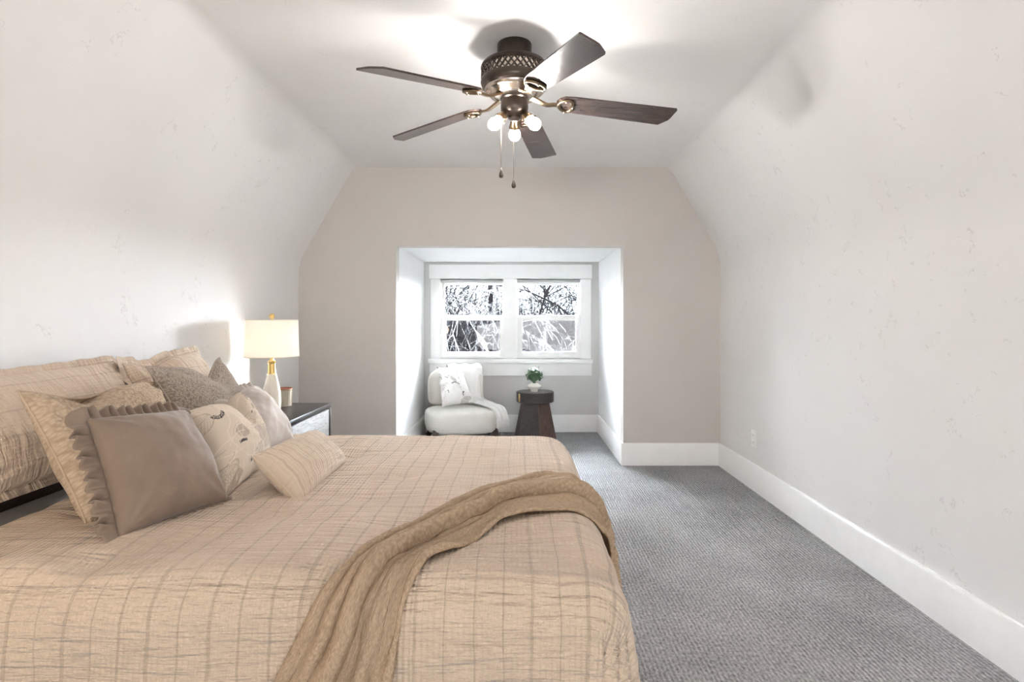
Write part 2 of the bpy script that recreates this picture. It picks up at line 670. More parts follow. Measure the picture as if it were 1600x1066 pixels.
# dormer far wall with the window hole
WX0, WX1, WZ0, WZ1 = -0.835, 0.690, 0.80, 1.645
bm = B()
for lo, hi in (((DL, DYF, 0), (WX0, DYF + .12, ZD + .03)), ((WX1, DYF, 0), (DR, DYF + .12, ZD + .03)),
               ((WX0, DYF, 0), (WX1, DYF + .12, WZ0)), ((WX0, DYF, WZ1), (WX1, DYF + .12, ZD + .03))):
    box(bm, lo, hi)
struct(obj('wall_dormer_far', bm, M['plaster_dormer_shaded']))


# baseboards
def baseboard(name, p, q, inward, h=0.185, t=0.020):
    p, q, n = V(p), V(q), V(inward)
    bm = B()
    prof = [(0, 0), (t, 0), (t, h - 0.012), (t - 0.008, h), (0, h)]
    a = [bm.verts.new(p + n * d + V((0, 0, z))) for d, z in prof]
    b = [bm.verts.new(q + n * d + V((0, 0, z))) for d, z in prof]
    bm.faces.new(a)
    bm.faces.new(b[::-1])
    for i in range(5):
        j = (i + 1) % 5
        bm.faces.new((a[i], a[j], b[j], b[i]))
    return struct(obj(name, bm, M['trim']))


baseboard('baseboard_right', (XR, YB, 0), (XR, YF, 0), (-1, 0, 0))
baseboard('baseboard_left', (XL, YB, 0), (XL, YF, 0), (1, 0, 0))
baseboard('baseboard_far_right', (DR - 0.02, YF, 0), (XR, YF, 0), (0, -1, 0))
baseboard('baseboard_far_left', (XL, YF, 0), (DL + 0.02, YF, 0), (0, -1, 0))
baseboard('baseboard_dormer_right', (DR, YF, 0), (DR, DYF, 0), (-1, 0, 0))
baseboard('baseboard_dormer_left', (DL, YF, 0), (DL, DYF, 0), (1, 0, 0))
baseboard('baseboard_dormer_far', (DL, DYF, 0), (DR, DYF, 0), (0, -1, 0))

# ------------------------------------------------------------------ dormer window
win = bpy.data.objects.new('window_1', None)
COL.objects.link(win)
win.location = (-0.075, DYF, WZ0)
win['kind'] = 'structure'
s = 144.1


def wx(px):
    return (px - CX) / s


def wz(py):
    return CAMZ - (py - CY) / s


def wbox(name, x0, x1, y0, y1, d0, d1, mat='trim', parent=win, bev=0.004):
    bm = B()
    box(bm, (wx(x0), DYF + d0, wz(y1)), (wx(x1), DYF + d1, wz(y0)), bev)
    return obj(name, bm, M[mat], parent)


wbox('head_casing', 671, 924.5, 414, 436, -0.028, 0.0)
wbox('side_casing', 673.5, 688, 435, 561, -0.022, 0.0)
wbox('side_casing', 907, 923, 435, 561, -0.022, 0.0)
wbox('centre_casing', 786.5, 807, 435, 561, -0.022, 0.0)
wbox('sill', 670, 925.5, 560.5, 567, -0.055, 0.02)
wbox('apron', 672, 924.5, 567, 587, -0.020, 0.0)
# jamb liners between the casings (the box the sashes run in)
wbox('jamb', 684, 690, 434, 563, 0.0, 0.12)
wbox('jamb', 905, 911, 434, 563, 0.0, 0.12)
wbox('jamb', 785, 808.5, 434, 563, 0.0, 0.12)
wbox('head_jamb', 684, 911, 432, 438, 0.0, 0.12)
wbox('sill_jamb', 684, 911, 558, 564, 0.0, 0.12)


def sash(name, x0, x1, y0, y1, gx0, gx1, gy0, gy1, d, lock=False):
    bm = B()
    t = 0.035
    for a in ((x0, gx0, y0, y1), (gx1, x1, y0, y1), (gx0, gx1, y0, gy0), (gx0, gx1, gy1, y1)):
        box(bm, (wx(a[0]), DYF + d, wz(a[3])), (wx(a[1]), DYF + d + t, wz(a[2])), 0.003)
    o = obj(name, bm, M['trim'], win)
    bm = B()
    box(bm, (wx(gx0) - .004, DYF + d + t / 2 - .002, wz(gy1) - .004), (wx(gx1) + .004, DYF + d + t / 2 + .002, wz(gy0) + .004))
    pn = obj('pane', bm, M['glass'], o)
    if lock:
        bm = B()
        cx = (wx(gx0) + wx(gx1)) / 2
        box(bm, (cx - .035, DYF + d - .004, wz(y0) - .002), (cx + .035, DYF + d + .026, wz(y0) + .012), 0.004)
        obj('sash_lock', bm, M['plate'], o)
    return o


sash('upper_sash', 689, 787, 438, 501, 693.6, 784.6, 445, 493, 0.065)
sash('lower_sash', 689, 787, 492.5, 559, 696, 781, 501, 550, 0.022, True)
sash('upper_sash', 807, 906, 438, 501, 810.5, 903, 445, 493, 0.065)
sash('lower_sash', 807, 906, 492.5, 559, 816, 900, 501, 550, 0.022, True)
# raised blinds tucked under the head casing
for a, b in ((689, 786), (808, 906)):
    wbox('raised_blind', a, b, 437.5, 441.5, -0.012, 0.018, 'blind')

# ------------------------------------------------------------------ trees and snow outside
rng = random.Random(7)


def tree_mesh(seed, height, spread, droop, kids, thin, maxlev=5):
    r = random.Random(seed)
    segs = []

    def grow(p, d, ln, rad, lev):
        n = 4 if lev < 2 else 3
        pts = [p]
        rads = [rad]
        for i in range(n):
            d = (d + V((r.uniform(-1, 1), r.uniform(-1, 1), r.uniform(-1, 1))) * 0.22 + V((0, 0, -droop * lev * 0.06))).normalized()
            p = p + d * ln / n
            rad *= 0.86
            pts.append(p.copy())
            rads.append(rad)
        segs.append((pts, rads))
        if lev >= maxlev:
            return
        for i in range(kids[min(lev, len(kids) - 1)]):
            q = pts[r.randint(2 if lev == 0 else 1, n)]
            axis = V((r.uniform(-1, 1), r.uniform(-1, 1), r.uniform(-1, 1))).normalized()
            nd = (d + axis * spread).normalized()
            if lev == 0:
                nd = (V((r.uniform(-1, 1), r.uniform(-1, 1), r.uniform(0.05, 0.9)))).normalized()
            grow(q, nd, ln * r.uniform(0.48, 0.68), max(rad * 0.6, thin), lev + 1)
    grow(V((0, 0, 0)), V((0, 0, 1)), height, 0.12, 0)
    return segs


def segs_bm(segs):
    bm = B()
    for pts, rads in segs:
        tube(bm, pts, rads, 4 if rads[0] > 0.02 else 3, False)
    return bm


ZG = -3.8


def tree(loc, seed, height, droop, pale, label):
    segs = tree_mesh(seed, height, 1.0, droop, (7, 5, 4, 4, 4) if pale else (11, 7, 6, 5, 4), 0.0058 if pale else 0.0046)
    t = thing('bare_tree', label, 'tree', loc, 'bare winter trees outside the window')
    tr = [x for x in segs if x[1][0] > 0.03]
    tw = [x for x in segs if x[1][0] <= 0.03]
    mt = M['bark_pale'] if pale else M['bark_dark']
    a = obj('trunk', segs_bm(tr), mt, None, 60)
    b = obj('twigs', segs_bm(tw), mt, None, 60)
    for o in (a, b):
        o.parent = t
    return t


tree((-1.35, 9.6, ZG), 3, 5.4, 1.0, True, 'pale frosted bare tree close outside the left window pane')
tree((0.95, 9.9, ZG), 5, 5.2, 1.4, True, 'pale frosted bare tree close outside the right window pane')
tree((-0.2, 12.0, ZG), 11, 6.0, 0.8, False, 'dark bare tree standing behind the pale trees, middle of the window')
tree((-2.3, 13.0, ZG), 17, 6.0, 0.6, False, 'dark bare tree farther out behind the left window pane')
tree((1.9, 12.8, ZG), 23, 5.8, 1.0, False, 'dark bare tree farther out behind the right window pane')
# thicket behind the trees: one lumpy mass of brush
rows = []
for k, t in enumerate(np.linspace(0, PI, 26)):
    row = []
    for x in np.linspace(-16, 16, 160):
        top = 5.1 + 0.55 * noise.noise(V((x * 0.5, 0, 8))) + 0.35 * noise.noise(V((x * 1.7, 0, 3)))
        lump = 0.5 * noise.noise(V((x * 1.3, t * 3, 1))) + 0.25 * noise.noise(V((x * 4, t * 9, 6)))
        row.append((x, 18.5 - (1.6 + lump) * math.cos(t), ZG + (top + 0.5 * lump) * math.sin(t) ** 0.45))
    rows.append(row)
hd = link_mesh('thicket', grid_mesh('thicket', np.array(rows)), M['brush'], None, 180)
hd['kind'] = 'stuff'
tag(hd, 'grey thicket of winter brush far outside, behind the bare trees', 'thicket')
bm = B()
box(bm, (-40, 8.0, ZG - 0.5), (40, 70, ZG))
struct(obj('ground', bm, M['snow']))
# wooded slope far behind the trees
rows = []
for i, y in enumerate(np.linspace(24, 60, 16)):
    rows.append([(x, y, ZG - 0.1 + (y - 24) * 0.05 + 1.0 * noise.noise(V((x * 0.12, y * 0.12, 3)))) for x in np.linspace(-45, 45, 50)])
struct(link_mesh('hill', grid_mesh('hill', np.array(rows)), M['snow'], None, 180))

# ------------------------------------------------------------------ bed
XE, DN, DF, ZT, RR = 0.232, 1.245, 2.90, 0.622, 0.085
bed = thing('bed', 'dark wood bed with low headboard under the beige comforter', 'bed', (-0.75, 2.07, 0))
bm = B()
box(bm, (-1.795, 1.22, 0.02), (-1.70, 2.93, 0.90), 0.008)
obj('headboard', bm, M['dark_wood'], bed)
bm = B()
box(bm, (-1.70, 1.33, 0.30), (0.155, 2.82, 0.585), 0.06, 4)
obj('mattress', bm, M['sheet'], bed)
bm = B()
box(bm, (-1.70, 1.34, 0.14), (0.14, 2.80, 0.295), 0.008)
obj('bed_base', bm, M['dark_wood'], bed)
for x in (-1.6, 0.05):
    for y in (1.42, 2.72):
        bm = B()
        box(bm, (x - .03, y - .03, 0), (x + .03, y + .03, 0.14), 0.004)
        obj('leg', bm, M['dark_wood'], bed)

TUFTS = [(x + (0.287 if row % 2 else 0.0), 2.43 - 0.37 * row) for row in range(-1, 4) for x in (-1.835, -1.261, -0.687, -0.113, 0.461)]


def cover(a, b, off=0.0, puff=True):
    """cloth coordinates (a along the bed, b across it) -> point on the draped comforter and its outward normal"""
    dx = max(0.0, a - (XE - RR))
    dy = min(0.0, b - (DN + RR)) + max(0.0, b - (DF - RR))
    L = math.hypot(dx, dy)
    h = off
    if puff:
        dmin = min((a - tx) ** 2 + (b - ty) ** 2 for tx, ty in TUFTS)
        h += 0.014 * (1 - math.exp(-dmin / 0.05 ** 2)) - 0.014 + 0.007 * math.sin(a * 10.9 + 0.6) * math.cos(b * 8.5 - 0.4)
        h += 0.008 * noise.noise(V((a * 3.1, b * 3.1, 0.3)))
        h += 0.004 * noise.noise(V((a * 6, b * 15, 4.3)))
    if L < 1e-9:
        n = V((0, 0, 1))
        p = V((a, b, ZT))
    else:
        ex, ey = dx / L, dy / L
        bx, by = a - dx, b - dy
        if L < RR * PI / 2:
            th = L / RR
            p = V((bx + ex * RR * math.sin(th), by + ey * RR * math.sin(th), ZT - RR * (1 - math.cos(th))))
            n = V((ex * math.sin(th), ey * math.sin(th), math.cos(th)))
        else:
            rest = L - RR * PI / 2
            fl = 0.16 * ex * ex + 0.09 * ey * ey
            corner = (2 * abs(ex * ey))
            ph = (a * ey * ey + b * ex * ex) * 13 + math.atan2(ey, ex) * 5
            amp = min(rest / 0.35, 1.2) * (0.016 + 0.020 * corner)
            hz = RR + fl * rest + amp * math.sin(ph) - 0.16 * corner * rest
            p = V((bx + ex * hz, by + ey * hz, ZT - RR - rest * 0.985))
            n = V((ex, ey, fl)).normalized()
    p = p + n * h
    if p.z < 0.015:
        p.z = 0.015
    return p, n


na, nb = 150, 190
A = np.linspace(-1.455, XE + 0.45, na)
Bv = np.linspace(DN - 0.44, DF + 0.42, nb)
P = np.zeros((na, nb, 3))
UV = np.zeros((na, nb, 2))
for i, a in enumerate(A):
    for j, b in enumerate(Bv):
        aa = a + (0.02 * noise.noise(V((b * 2.2, 0, 9))) if i == 0 else 0)
        if i < 6:   # rounded turned edge at the head end
            p, _ = cover(aa, b)
            p.z -= 0.03 * ((5 - i) / 5.0) ** 2 if abs(b - 2.07) < 0.7 else 0
        else:
            p, _ = cover(aa, b)
        P[i, j] = p
        UV[i, j] = (a, b)
me = grid_mesh('comforter', P, UV)
com = link_mesh('comforter', me, M['comforter'], None, 180)
so = com.modifiers.new('thickness', 'SOLIDIFY')
so.thickness = 0.022
so.offset = -1
tag(com, 'beige crinkled striped comforter spread over the bed', 'comforter')

# --- tan throw lying diagonally over the foot of the bed
FAR = [(.53, 1.98), (.44, 2.03), (.34, 2.08), (.25, 2.11), (.167, 2.11), (.027, 2.03), (-.205, 1.716), (-.338, 1.47), (-.405, 1.30), (-.47, 1.17), (-.53, 1.05), (-.58, .92), (-.62, .80)]
NEAR = [(.50, 1.60), (.42, 1.62), (.34, 1.655), (.26, 1.67), (.18, 1.675), (-.014, 1.61), (-.11, 1.475), (-.18, 1.385), (-.236, 1.26), (-.255, 1.15), (-.275, 1.05), (-.295, .92), (-.31, .80)]


def spline(pts, t):
    n = len(pts) - 1
    x = t * n
    i = min(int(x), n - 1)
    f = x - i
    p0, p1, p2, p3 = [np.array(pts[max(0, min(n, i + d))]) for d in (-1, 0, 1, 2)]
    return 0.5 * ((2 * p1) + (-p0 + p2) * f + (2 * p0 - 5 * p1 + 4 * p2 - p3) * f * f + (-p0 + 3 * p1 - 3 * p2 + p3) * f ** 3)


def bump1(t, c, w, sharp=None):
    d = t - c
    ww = w if d < 0 or sharp is None else sharp
    return math.exp(-(d / ww) ** 2)


ns, nt = 190, 90
P = np.zeros((ns, nt, 3))
UV = np.zeros((ns, nt, 2))
for i in range(ns):
    s_ = i / (ns - 1)
    fa, ne = spline(FAR, s_), spline(NEAR, s_)
    wob = 0.03 * noise.noise(V((s_ * 6, 1.7, 0)))
    for j in range(nt):
        t = j / (nt - 1)
        edge = 0.018 * noise.noise(V((s_ * 17, 5, 0))) * t ** 4
        ab = fa + (ne - fa) * (t + edge)
        h = 0.022
        h += 0.016 * bump1(t, 0.05, 0.05)
        h += 0.020 * bump1(t, 0.24 + wob, 0.09, 0.05)
        h += 0.042 * bump1(t, 0.47 + wob * 1.4, 0.15, 0.026)
        h += 0.010 * bump1(t, 0.72 - wob, 0.06) + 0.012 * math.sin(s_ * 34) * bump1(t, 0.93, 0.10)
        h += 0.010 * bump1(t, 0.98, 0.03)
        h += 0.010 * noise.noise(V((s_ * 9, t * 9, 2)))
        h += 0.006 * noise.noise(V((s_ * 30, t * 14, 7)))
        h = max(h, 0.021)
        # the puffs of the comforter are followed too
        p, n = cover(float(ab[0]), float(ab[1]), h)
        P[i, j] = p
        UV[i, j] = (s_ * 2.0, t * 0.5)
me = grid_mesh('throw_blanket', P, UV)
thr = link_mesh('throw_blanket', me, M['throw'], None, 180)
so = thr.modifiers.new('thickness', 'SOLIDIFY')
so.thickness = 0.007
so.offset = -1
tag(thr, 'tan woven throw blanket draped across the foot of the bed', 'throw blanket')
bm = B()
for j in range(0, nt, 3):
    p = V(P[0, j])
    d = (V(P[0, j]) - V(P[3, j])).normalized()
    w = V((rng.uniform(-.3, .3), rng.uniform(-.3, .3), -0.6))
    tube(bm, [p - d * .004, p + (d + w * .3) * .02, p + (d + w) * .035], [.0032, .0036, .0022], 5)
obj('fringe', bm, M['throw'], thr)


# ------------------------------------------------------------------ pillows
def cushion(name, corners, T, mat, parent=None, n=56, bow=0.07, chop=None, wr=0.006, seed=0, pw=0.6, pcol=None, edge=0.012):
    """corners TL, TR, BR, BL as seen from the front; returns object and the outline (points, outward, normal)"""
    TL, TR, BR, BL = [V(c) for c in corners]
    right = ((TR - TL) + (BR - BL)).normalized()
    up = ((TL - BL) + (TR - BR)).normalized()
    N = right.cross(up).normalized()
    W = ((TR - TL).length + (BR - BL).length) / 2
    H = ((TL - BL).length + (TR - BR).length) / 2

    def base(u, v):
        b = 1 - bow * (1 - v * v)
        c = 1 - bow * (1 - u * u)
        uu, vv = u * b, v * c
        s_, t_ = (uu + 1) / 2, (vv + 1) / 2
        p = (BL * (1 - s_) + BR * s_) * (1 - t_) + (TL * (1 - s_) + TR * s_) * t_
        if chop:
            u0, depth, w = chop
            k = math.exp(-((u - u0) / w) ** 2)
            p = p - up * depth * k * max(0, (v + 0.6) / 1.6) ** 1.6
        return p

    def thick(u, v):
        f = max(0.0, (1 - abs(u) ** 2.4) * (1 - abs(v) ** 2.4))
        return T * 0.5 * f ** pw

    G = [[None] * (n + 1) for _ in range(n + 1)]
    Bk = [[None] * (n + 1) for _ in range(n + 1)]
    verts, uvs = [], []
    for i in range(n + 1):
        for j in range(n + 1):
            u, v = -math.cos(PI * i / n) * 0.35 + (2 * i / n - 1) * 0.65, -math.cos(PI * j / n) * 0.35 + (2 * j / n - 1) * 0.65
            p = base(u, v)
            th = thick(u, v)
            rim = i in (0, n) or j in (0, n)
            nz = noise.noise(V((u * 2.1 + seed, v * 2.1, seed * 1.7)))
            nz2 = noise.noise(V((u * 5 + seed, v * 5, seed * 0.7 + 4)))
            # tension folds radiating from the corners
            cr = 0.0
            for su, sv in ((-1, -1), (1, -1), (1, 1), (-1, 1)):
                du, dv = u - su, v - sv
                d = math.hypot(du, dv)
                ang = math.atan2(dv, du)
                cr += math.sin(ang * 13 + seed) * math.exp(-((d - 0.35) / 0.3) ** 2)
            disp = 0 if rim else (nz * 1.6 + nz2 * 0.8 + cr * 0.55) * wr * min(1.0, th / (T * 0.2))
            f = th + disp
            if chop:
                u0, depth, w = chop
                k = math.exp(-((u - u0) / (w * 0.8)) ** 2) * max(0, (v + 0.2) / 1.2) ** 1.2
                f -= k * T * 0.22
            G[i][j] = len(verts)
            verts.append(p + N * (f if not rim else 0))
            uvs.append((u * W / 2, v * H / 2))
            if rim:
                Bk[i][j] = G[i][j]
            else:
                Bk[i][j] = len(verts)
                verts.append(p - N * (th * 0.9 + wr * nz))
                uvs.append((u * W / 2, v * H / 2))
    faces = []
    for i in range(n):
        for j in range(n):
            faces.append((G[i][j], G[i + 1][j], G[i + 1][j + 1], G[i][j + 1]))
            faces.append((Bk[i][j], Bk[i][j + 1], Bk[i + 1][j + 1], Bk[i + 1][j]))
    me = bpy.data.meshes.new(name)
    me.from_pydata([tuple(v) for v in verts], [], faces)
    ul = me.uv_layers.new(name='UVMap')
    idx = np.empty(len(me.loops), dtype=np.int32)
    me.loops.foreach_get('vertex_index', idx)
    ul.data.foreach_set('uv', np.array(uvs, dtype=np.float32)[idx].ravel())
    if pcol:
        ca = me.color_attributes.new('print', 'FLOAT_COLOR', 'POINT')
        cols = np.ones((len(verts), 4), dtype=np.float32)
        for q, (a, b) in enumerate(uvs):
            cols[q, :3] = pcol(a, b)
        ca.data.foreach_set('color', cols.ravel())
    o = link_mesh(name, me, mat, parent, 180)
    m_ = n
    loop = [(i, 0) for i in range(m_)] + [(m_, j) for j in range(m_)] + [(m_ - i, m_) for i in range(m_)] + [(0, m_ - j) for j in range(m_)]
    pts = [verts[G[i][j]] for i, j in loop]
    return o, pts, N, (W, H)


def piping(o, pts, rad, mat):
    bm = B()
    tube(bm, pts + [pts[0]], rad, 6, False)
    return obj('piping', bm, mat, o, 60)


def ruffle(o, pts, N, width, mat, pitch=0.03, amp=0.009, seed=0, nw=6, flat=False, name='ruffle', sides=(1, 1, 1, 1)):
    """gathered strip sewn round the outline"""
    L = [0.0]
    P2 = pts + [pts[0]]
    for a, b in zip(P2, P2[1:]):
        L.append(L[-1] + (b - a).length)
    tot = L[-1]
    step = 0.0035 if not flat else 0.008
    m_ = int(tot / step)
    cen = sum(pts, V()) / len(pts)
    r = random.Random(seed)
    k = 0
    rows = []
    uvr = []
    ph = 0.0
    for q in range(m_ + 1):
        l = tot * q / m_
        while k < len(L) - 2 and L[k + 1] < l:
            k += 1
        f = (l - L[k]) / max(1e-9, L[k + 1] - L[k])
        p = P2[k].lerp(P2[k + 1], f)
        # tangent over a wide window so that corners turn smoothly
        i0, i1 = (k - 3) % len(pts), (k + 4) % len(pts)
        tg = (pts[i1] - pts[i0]).normalized()
        outw = tg.cross(N).normalized()
        if outw.dot(p - cen) < 0:
            outw = -outw
        # width of this side (bottom, right, top, left), blended round the corners
        qq = ((k + f) / (len(pts) / 4))
        i_ = int(qq) % 4
        fr_ = qq - int(qq)
        sw = sides[i_]
        if fr_ < .12:
            sw = lerp((sides[i_] + sides[i_ - 1]) / 2, sw, fr_ / .12)
        elif fr_ > .88:
            sw = lerp(sw, (sides[i_] + sides[(i_ + 1) % 4]) / 2, (fr_ - .88) / .12)
        ph += (2 * PI / pitch) * step * (1 + 0.35 * noise.noise(V((l * 20, seed, 0)))) if q else 0
        fade = 1.0 if q < m_ - 8 else (m_ - q) / 8
        row = []
        ur = []
        for w in range(nw + 1):
            t = w / nw
            ww = width * (1 + 0.15 * noise.noise(V((l * 25, seed + 3, 1)))) if not flat else width
            a = amp * (0.04 + 1.2 * t) * (1 + 0.5 * noise.noise(V((l * 15, seed, 5))))
            s1 = math.sin(ph + t * 0.5)
            s1 = math.copysign(abs(s1) ** 0.8, s1)
            off = N * (a * s1) + tg * (a * 0.45 * math.sin(ph * 0.5 + seed + 2.2 * t) * t)
            curl = N * (-0.004 - 0.008 * t * t) if not flat else V()
            row.append(tuple(p + outw * (ww * sw * t - 0.003) + (off + curl) * (fade if not flat else 1)))
            ur.append((l, ww * t))
        rows.append(row)
        uvr.append(ur)
    rows[-1] = rows[0]
    me = grid_mesh(name, np.array(rows), np.array(uvr))
    q = link_mesh(name, me, mat, o, 180)
    sm = q.modifiers.new('thickness', 'SOLIDIFY')
    sm.thickness = 0.0025
    return q


# leaf print ----------------------------------------------------------------
def make_print(seed, W, H, extra=(), base=(0.61, 0.52, 0.42), tan=(0.43, 0.355, 0.28), black=(0.030, 0.028, 0.035), nleaf=10, narc=14):
    r = random.Random(seed)
    leaves, arcs, lines = [], [], []
    for _ in range(nleaf):
        leaves.append((r.uniform(-W / 2, W / 2), r.uniform(-H / 2, H / 2), r.uniform(0, PI), r.uniform(.04, .07), r.uniform(.024, .04), r.random() < 0.5))
    for _ in range(narc):
        arcs.append((r.uniform(-W / 2, W / 2), r.uniform(-H / 2, H / 2), r.uniform(.012, .05), r.uniform(0, 2 * PI), r.uniform(0.5, 1.5), r.uniform(.004, .010)))
    for _ in range(70):
        lines.append((r.uniform(-W / 2, W / 2), r.uniform(-H / 2, H / 2), r.uniform(.02, .12), r.uniform(0, 2 * PI), r.uniform(0.6, 1.8)))

    arcs.extend(extra)

    def col(x, y):
        c = base
        for lx, ly, an, a, b, fill in leaves:
            dx, dy = x - lx, y - ly
            if abs(dx) > a or abs(dy) > a:
                continue
            u = dx * math.cos(an) + dy * math.sin(an)
            v = -dx * math.sin(an) + dy * math.cos(an)
            e = abs(u / a) ** 1.6 + (v / b) ** 2
            if e < 1:
                vein = abs(v) < 0.0011 or ((abs(v) * 1.0 + u) % 0.009) < 0.0016
                c = (tuple(q * 0.78 for q in tan) if vein else tan) if fill else (tan if (vein or e > 0.85) else c)
        for lx, ly, R, a0, da in lines:
            dx, dy = x - lx, y - ly
            if abs(math.hypot(dx, dy) - R) < 0.0011 and ((math.atan2(dy, dx) - a0) % (2 * PI)) < da:
                c = tuple(min(1, q * 1.22) for q in base) if R > .045 else tan
        for lx, ly, R, a0, da, w in arcs:
            dx, dy = x - lx, y - ly
            d = math.hypot(dx, dy) - R
            if abs(d) < w / 2:
                aa = (math.atan2(dy, dx) - a0) % (2 * PI)
                if aa < da and (aa * R % 0.0055) < 0.0043:
                    c = black
        return c
    return col


GP = 'pillows piled against the headboard'
# two square shams at the back
shamA, pts, N, wh = cushion('sham_pillow', [(-1.66, 1.55, 1.02), (-1.655, 2.38, 1.035), (-1.50, 2.36, .690), (-1.50, 1.57, .700)], 0.18, M['sham'], seed=1, wr=.007, bow=.03, pw=.5)
ruffle(shamA, pts, N, 0.03, M['sham'], 0.12, 0.004, 1, 4, True, 'flange')
tag(shamA, 'large striped beige sham at the near end against the headboard', 'pillow', GP)
shamB, pts, N, wh = cushion('sham_pillow', [(-1.60, 2.34, 1.03), (-1.64, 2.97, 1.045), (-1.42, 2.94, .64), (-1.40, 2.32, .64)], 0.18, M['sham'], seed=5, wr=.007, bow=.03, pw=.5, chop=(-0.45, 0.03, 0.3))
ruffle(shamB, pts, N, 0.035, M['sham'], 0.09, 0.006, 6, 4, True, 'flange')
tag(shamB, 'striped beige sham behind the taupe chenille pillow, nearest the lamp', 'pillow', GP)

pilC, pts, N, wh = cushion('square_pillow', [(-1.42, 1.645, 1.005), (-1.36, 2.13, .975), (-1.11, 2.05, .632), (-1.165, 1.575, .632)], 0.25, M['boucle_tan'], seed=9, wr=.012, bow=.05, chop=(-0.25, 0.035, 0.5))
piping(pilC, pts, 0.0035, M['boucle_tan'])
tag(pilC, 'tan nubby square pillow right behind the ruffled taupe velvet one', 'pillow', GP)
pilD, pts, N, wh = cushion('square_pillow', [(-1.46, 2.28, 1.02), (-1.42, 2.76, 1.03), (-1.19, 2.74, .632), (-1.21, 2.25, .632)], 0.20, M['boucle_grey'], seed=13, wr=.006, bow=.08, chop=(0.25, 0.085, 0.42))
piping(pilD, pts, 0.003, M['boucle_grey'])
tag(pilD, 'taupe chenille square pillow with a dented top in front of the far sham', 'pillow', GP)

pilF, pts, N, wh = cushion('ruffled_pillow', [(-1.275, 2.38, .875), (-1.26, 2.77, .892), (-1.045, 2.71, .65), (-1.07, 2.33, .65)], 0.18, M['velvet_daylit'], seed=21, wr=.006, bow=.05, chop=(-0.35, 0.03, 0.4), pw=.5)
ruffle(pilF, pts, N, 0.036, M['velvet_daylit'], 0.034, 0.0085, 3, sides=(.7, .4, 1, 1))
tag(pilF, 'ruffled taupe velvet pillow, lightened for window light, behind the leaf print pillow, beside the nightstand', 'pillow', GP)
pilG, pts, N, wh = cushion('leaf_print_pillow', [(-1.13, 1.96, .892), (-1.165, 2.43, .902), (-.985, 2.29, .64), (-.925, 1.83, .632)], 0.20, M['print'], seed=31, wr=.005, bow=.06, n=190, chop=(0.15, 0.10, 0.27), pw=.5, pcol=make_print(15, .48, .34, ((-.165, .115, .026, 3.4, 2.9, .009), (-.165, .115, .017, 3.5, 2.6, .006), (-.13, -.125, .09, 1.2, .55, .012), (.15, .06, .06, -.5, .5, .009)), nleaf=26, narc=5))
tag(pilG, 'cream linen pillow with leaf print, between velvet pillow and small lumbar', 'pillow', GP)
pilE, pts, N, wh = cushion('ruffled_pillow', [at(136, 655, 1.56), at(289, 641, 1.93), at(356, 781, 1.80), at(187, 841, 1.475)], 0.17, M['velvet'], seed=41, wr=.004, bow=.045, pw=.5)
ruffle(pilE, pts, N, 0.046, M['velvet'], 0.031, 0.011, 8, sides=(.75, .35, 1, 1))
tag(pilE, 'taupe velvet pillow with gathered ruffle, frontmost of the big pillows', 'pillow', GP)
pilI, pts, N, wh = cushion('lumbar_pillow', [at(393, 713, 1.87), at(485, 674, 2.22), at(541, 722, 2.30), at(468, 790, 1.80)], 0.15, M['lumbar'], seed=51, wr=.004, bow=.05, pw=.45)
piping(pilI, pts, 0.003, M['lumbar'])
tag(pilI, 'small striped lumbar pillow lying in front of the leaf print pillow', 'pillow', GP)

# ------------------------------------------------------------------ nightstand, lamp, basket
NX0, NX1, NY0, NY1, NZ = -1.795, -1.365, 3.42, 4.255, 0.60
ns_ = thing('nightstand', 'black wood nightstand with grey drawer fronts beyond the bed', 'nightstand', ((NX0 + NX1) / 2, (NY0 + NY1) / 2, 0))
bm = B()
box(bm, (NX0, NY0, NZ - 0.035), (NX1, NY1, NZ), 0.004)
obj('top', bm, M['nightstand_black'], ns_)
bm = B()
box(bm, (NX0, NY0, 0.10), (NX1 - 0.02, NY0 + 0.03, NZ - .035), 0.003)
box(bm, (NX0, NY1 - 0.03, 0.10), (NX1 - 0.0, NY1, NZ - .035), 0.003)
box(bm, (NX1 - .03, NY0, 0.10), (NX1, NY0 + 0.03, NZ - .035), 0.003)
box(bm, (NX0, NY0 + .03, 0.10), (NX1 - .03, NY1 - 0.03, 0.13))
box(bm, (NX0, NY0 + .03, 0.10), (NX0 + .02, NY1 - 0.03, NZ - .035))
box(bm, (NX0 + .02, NY0 + .03, 0.333), (NX1 - .012, NY1 - 0.03, 0.35))
obj('carcass', bm, M['nightstand_black'], ns_)
for z0, z1 in ((0.355, NZ - 0.042), (0.135, 0.328)):
    bm = B()
    box(bm, (NX1 - 0.028, NY0 + 0.036, z0), (NX1 - 0.006, NY1 - 0.036, z1), 0.003)
    d = obj('drawer', bm, M['nightstand_grey'], ns_)
    bm = B()
    tube(bm, [(NX1 - .007, (NY0 + NY1) / 2 - .07, (z0 + z1) / 2), (NX1 + .016, (NY0 + NY1) / 2 - .07, (z0 + z1) / 2),
              (NX1 + .016, (NY0 + NY1) / 2 + .07, (z0 + z1) / 2), (NX1 - .007, (NY0 + NY1) / 2 + .07, (z0 + z1) / 2)], 0.005, 8)
    obj('handle', bm, M['bronze'], d)
for x in (NX0 + .03, NX1 - .03):
    for y in (NY0 + .03, NY1 - .03):
        bm = B()
        box(bm, (x - .02, y - .02, 0), (x + .02, y + .02, 0.10), 0.003)
        obj('leg', bm, M['nightstand_black'], ns_)

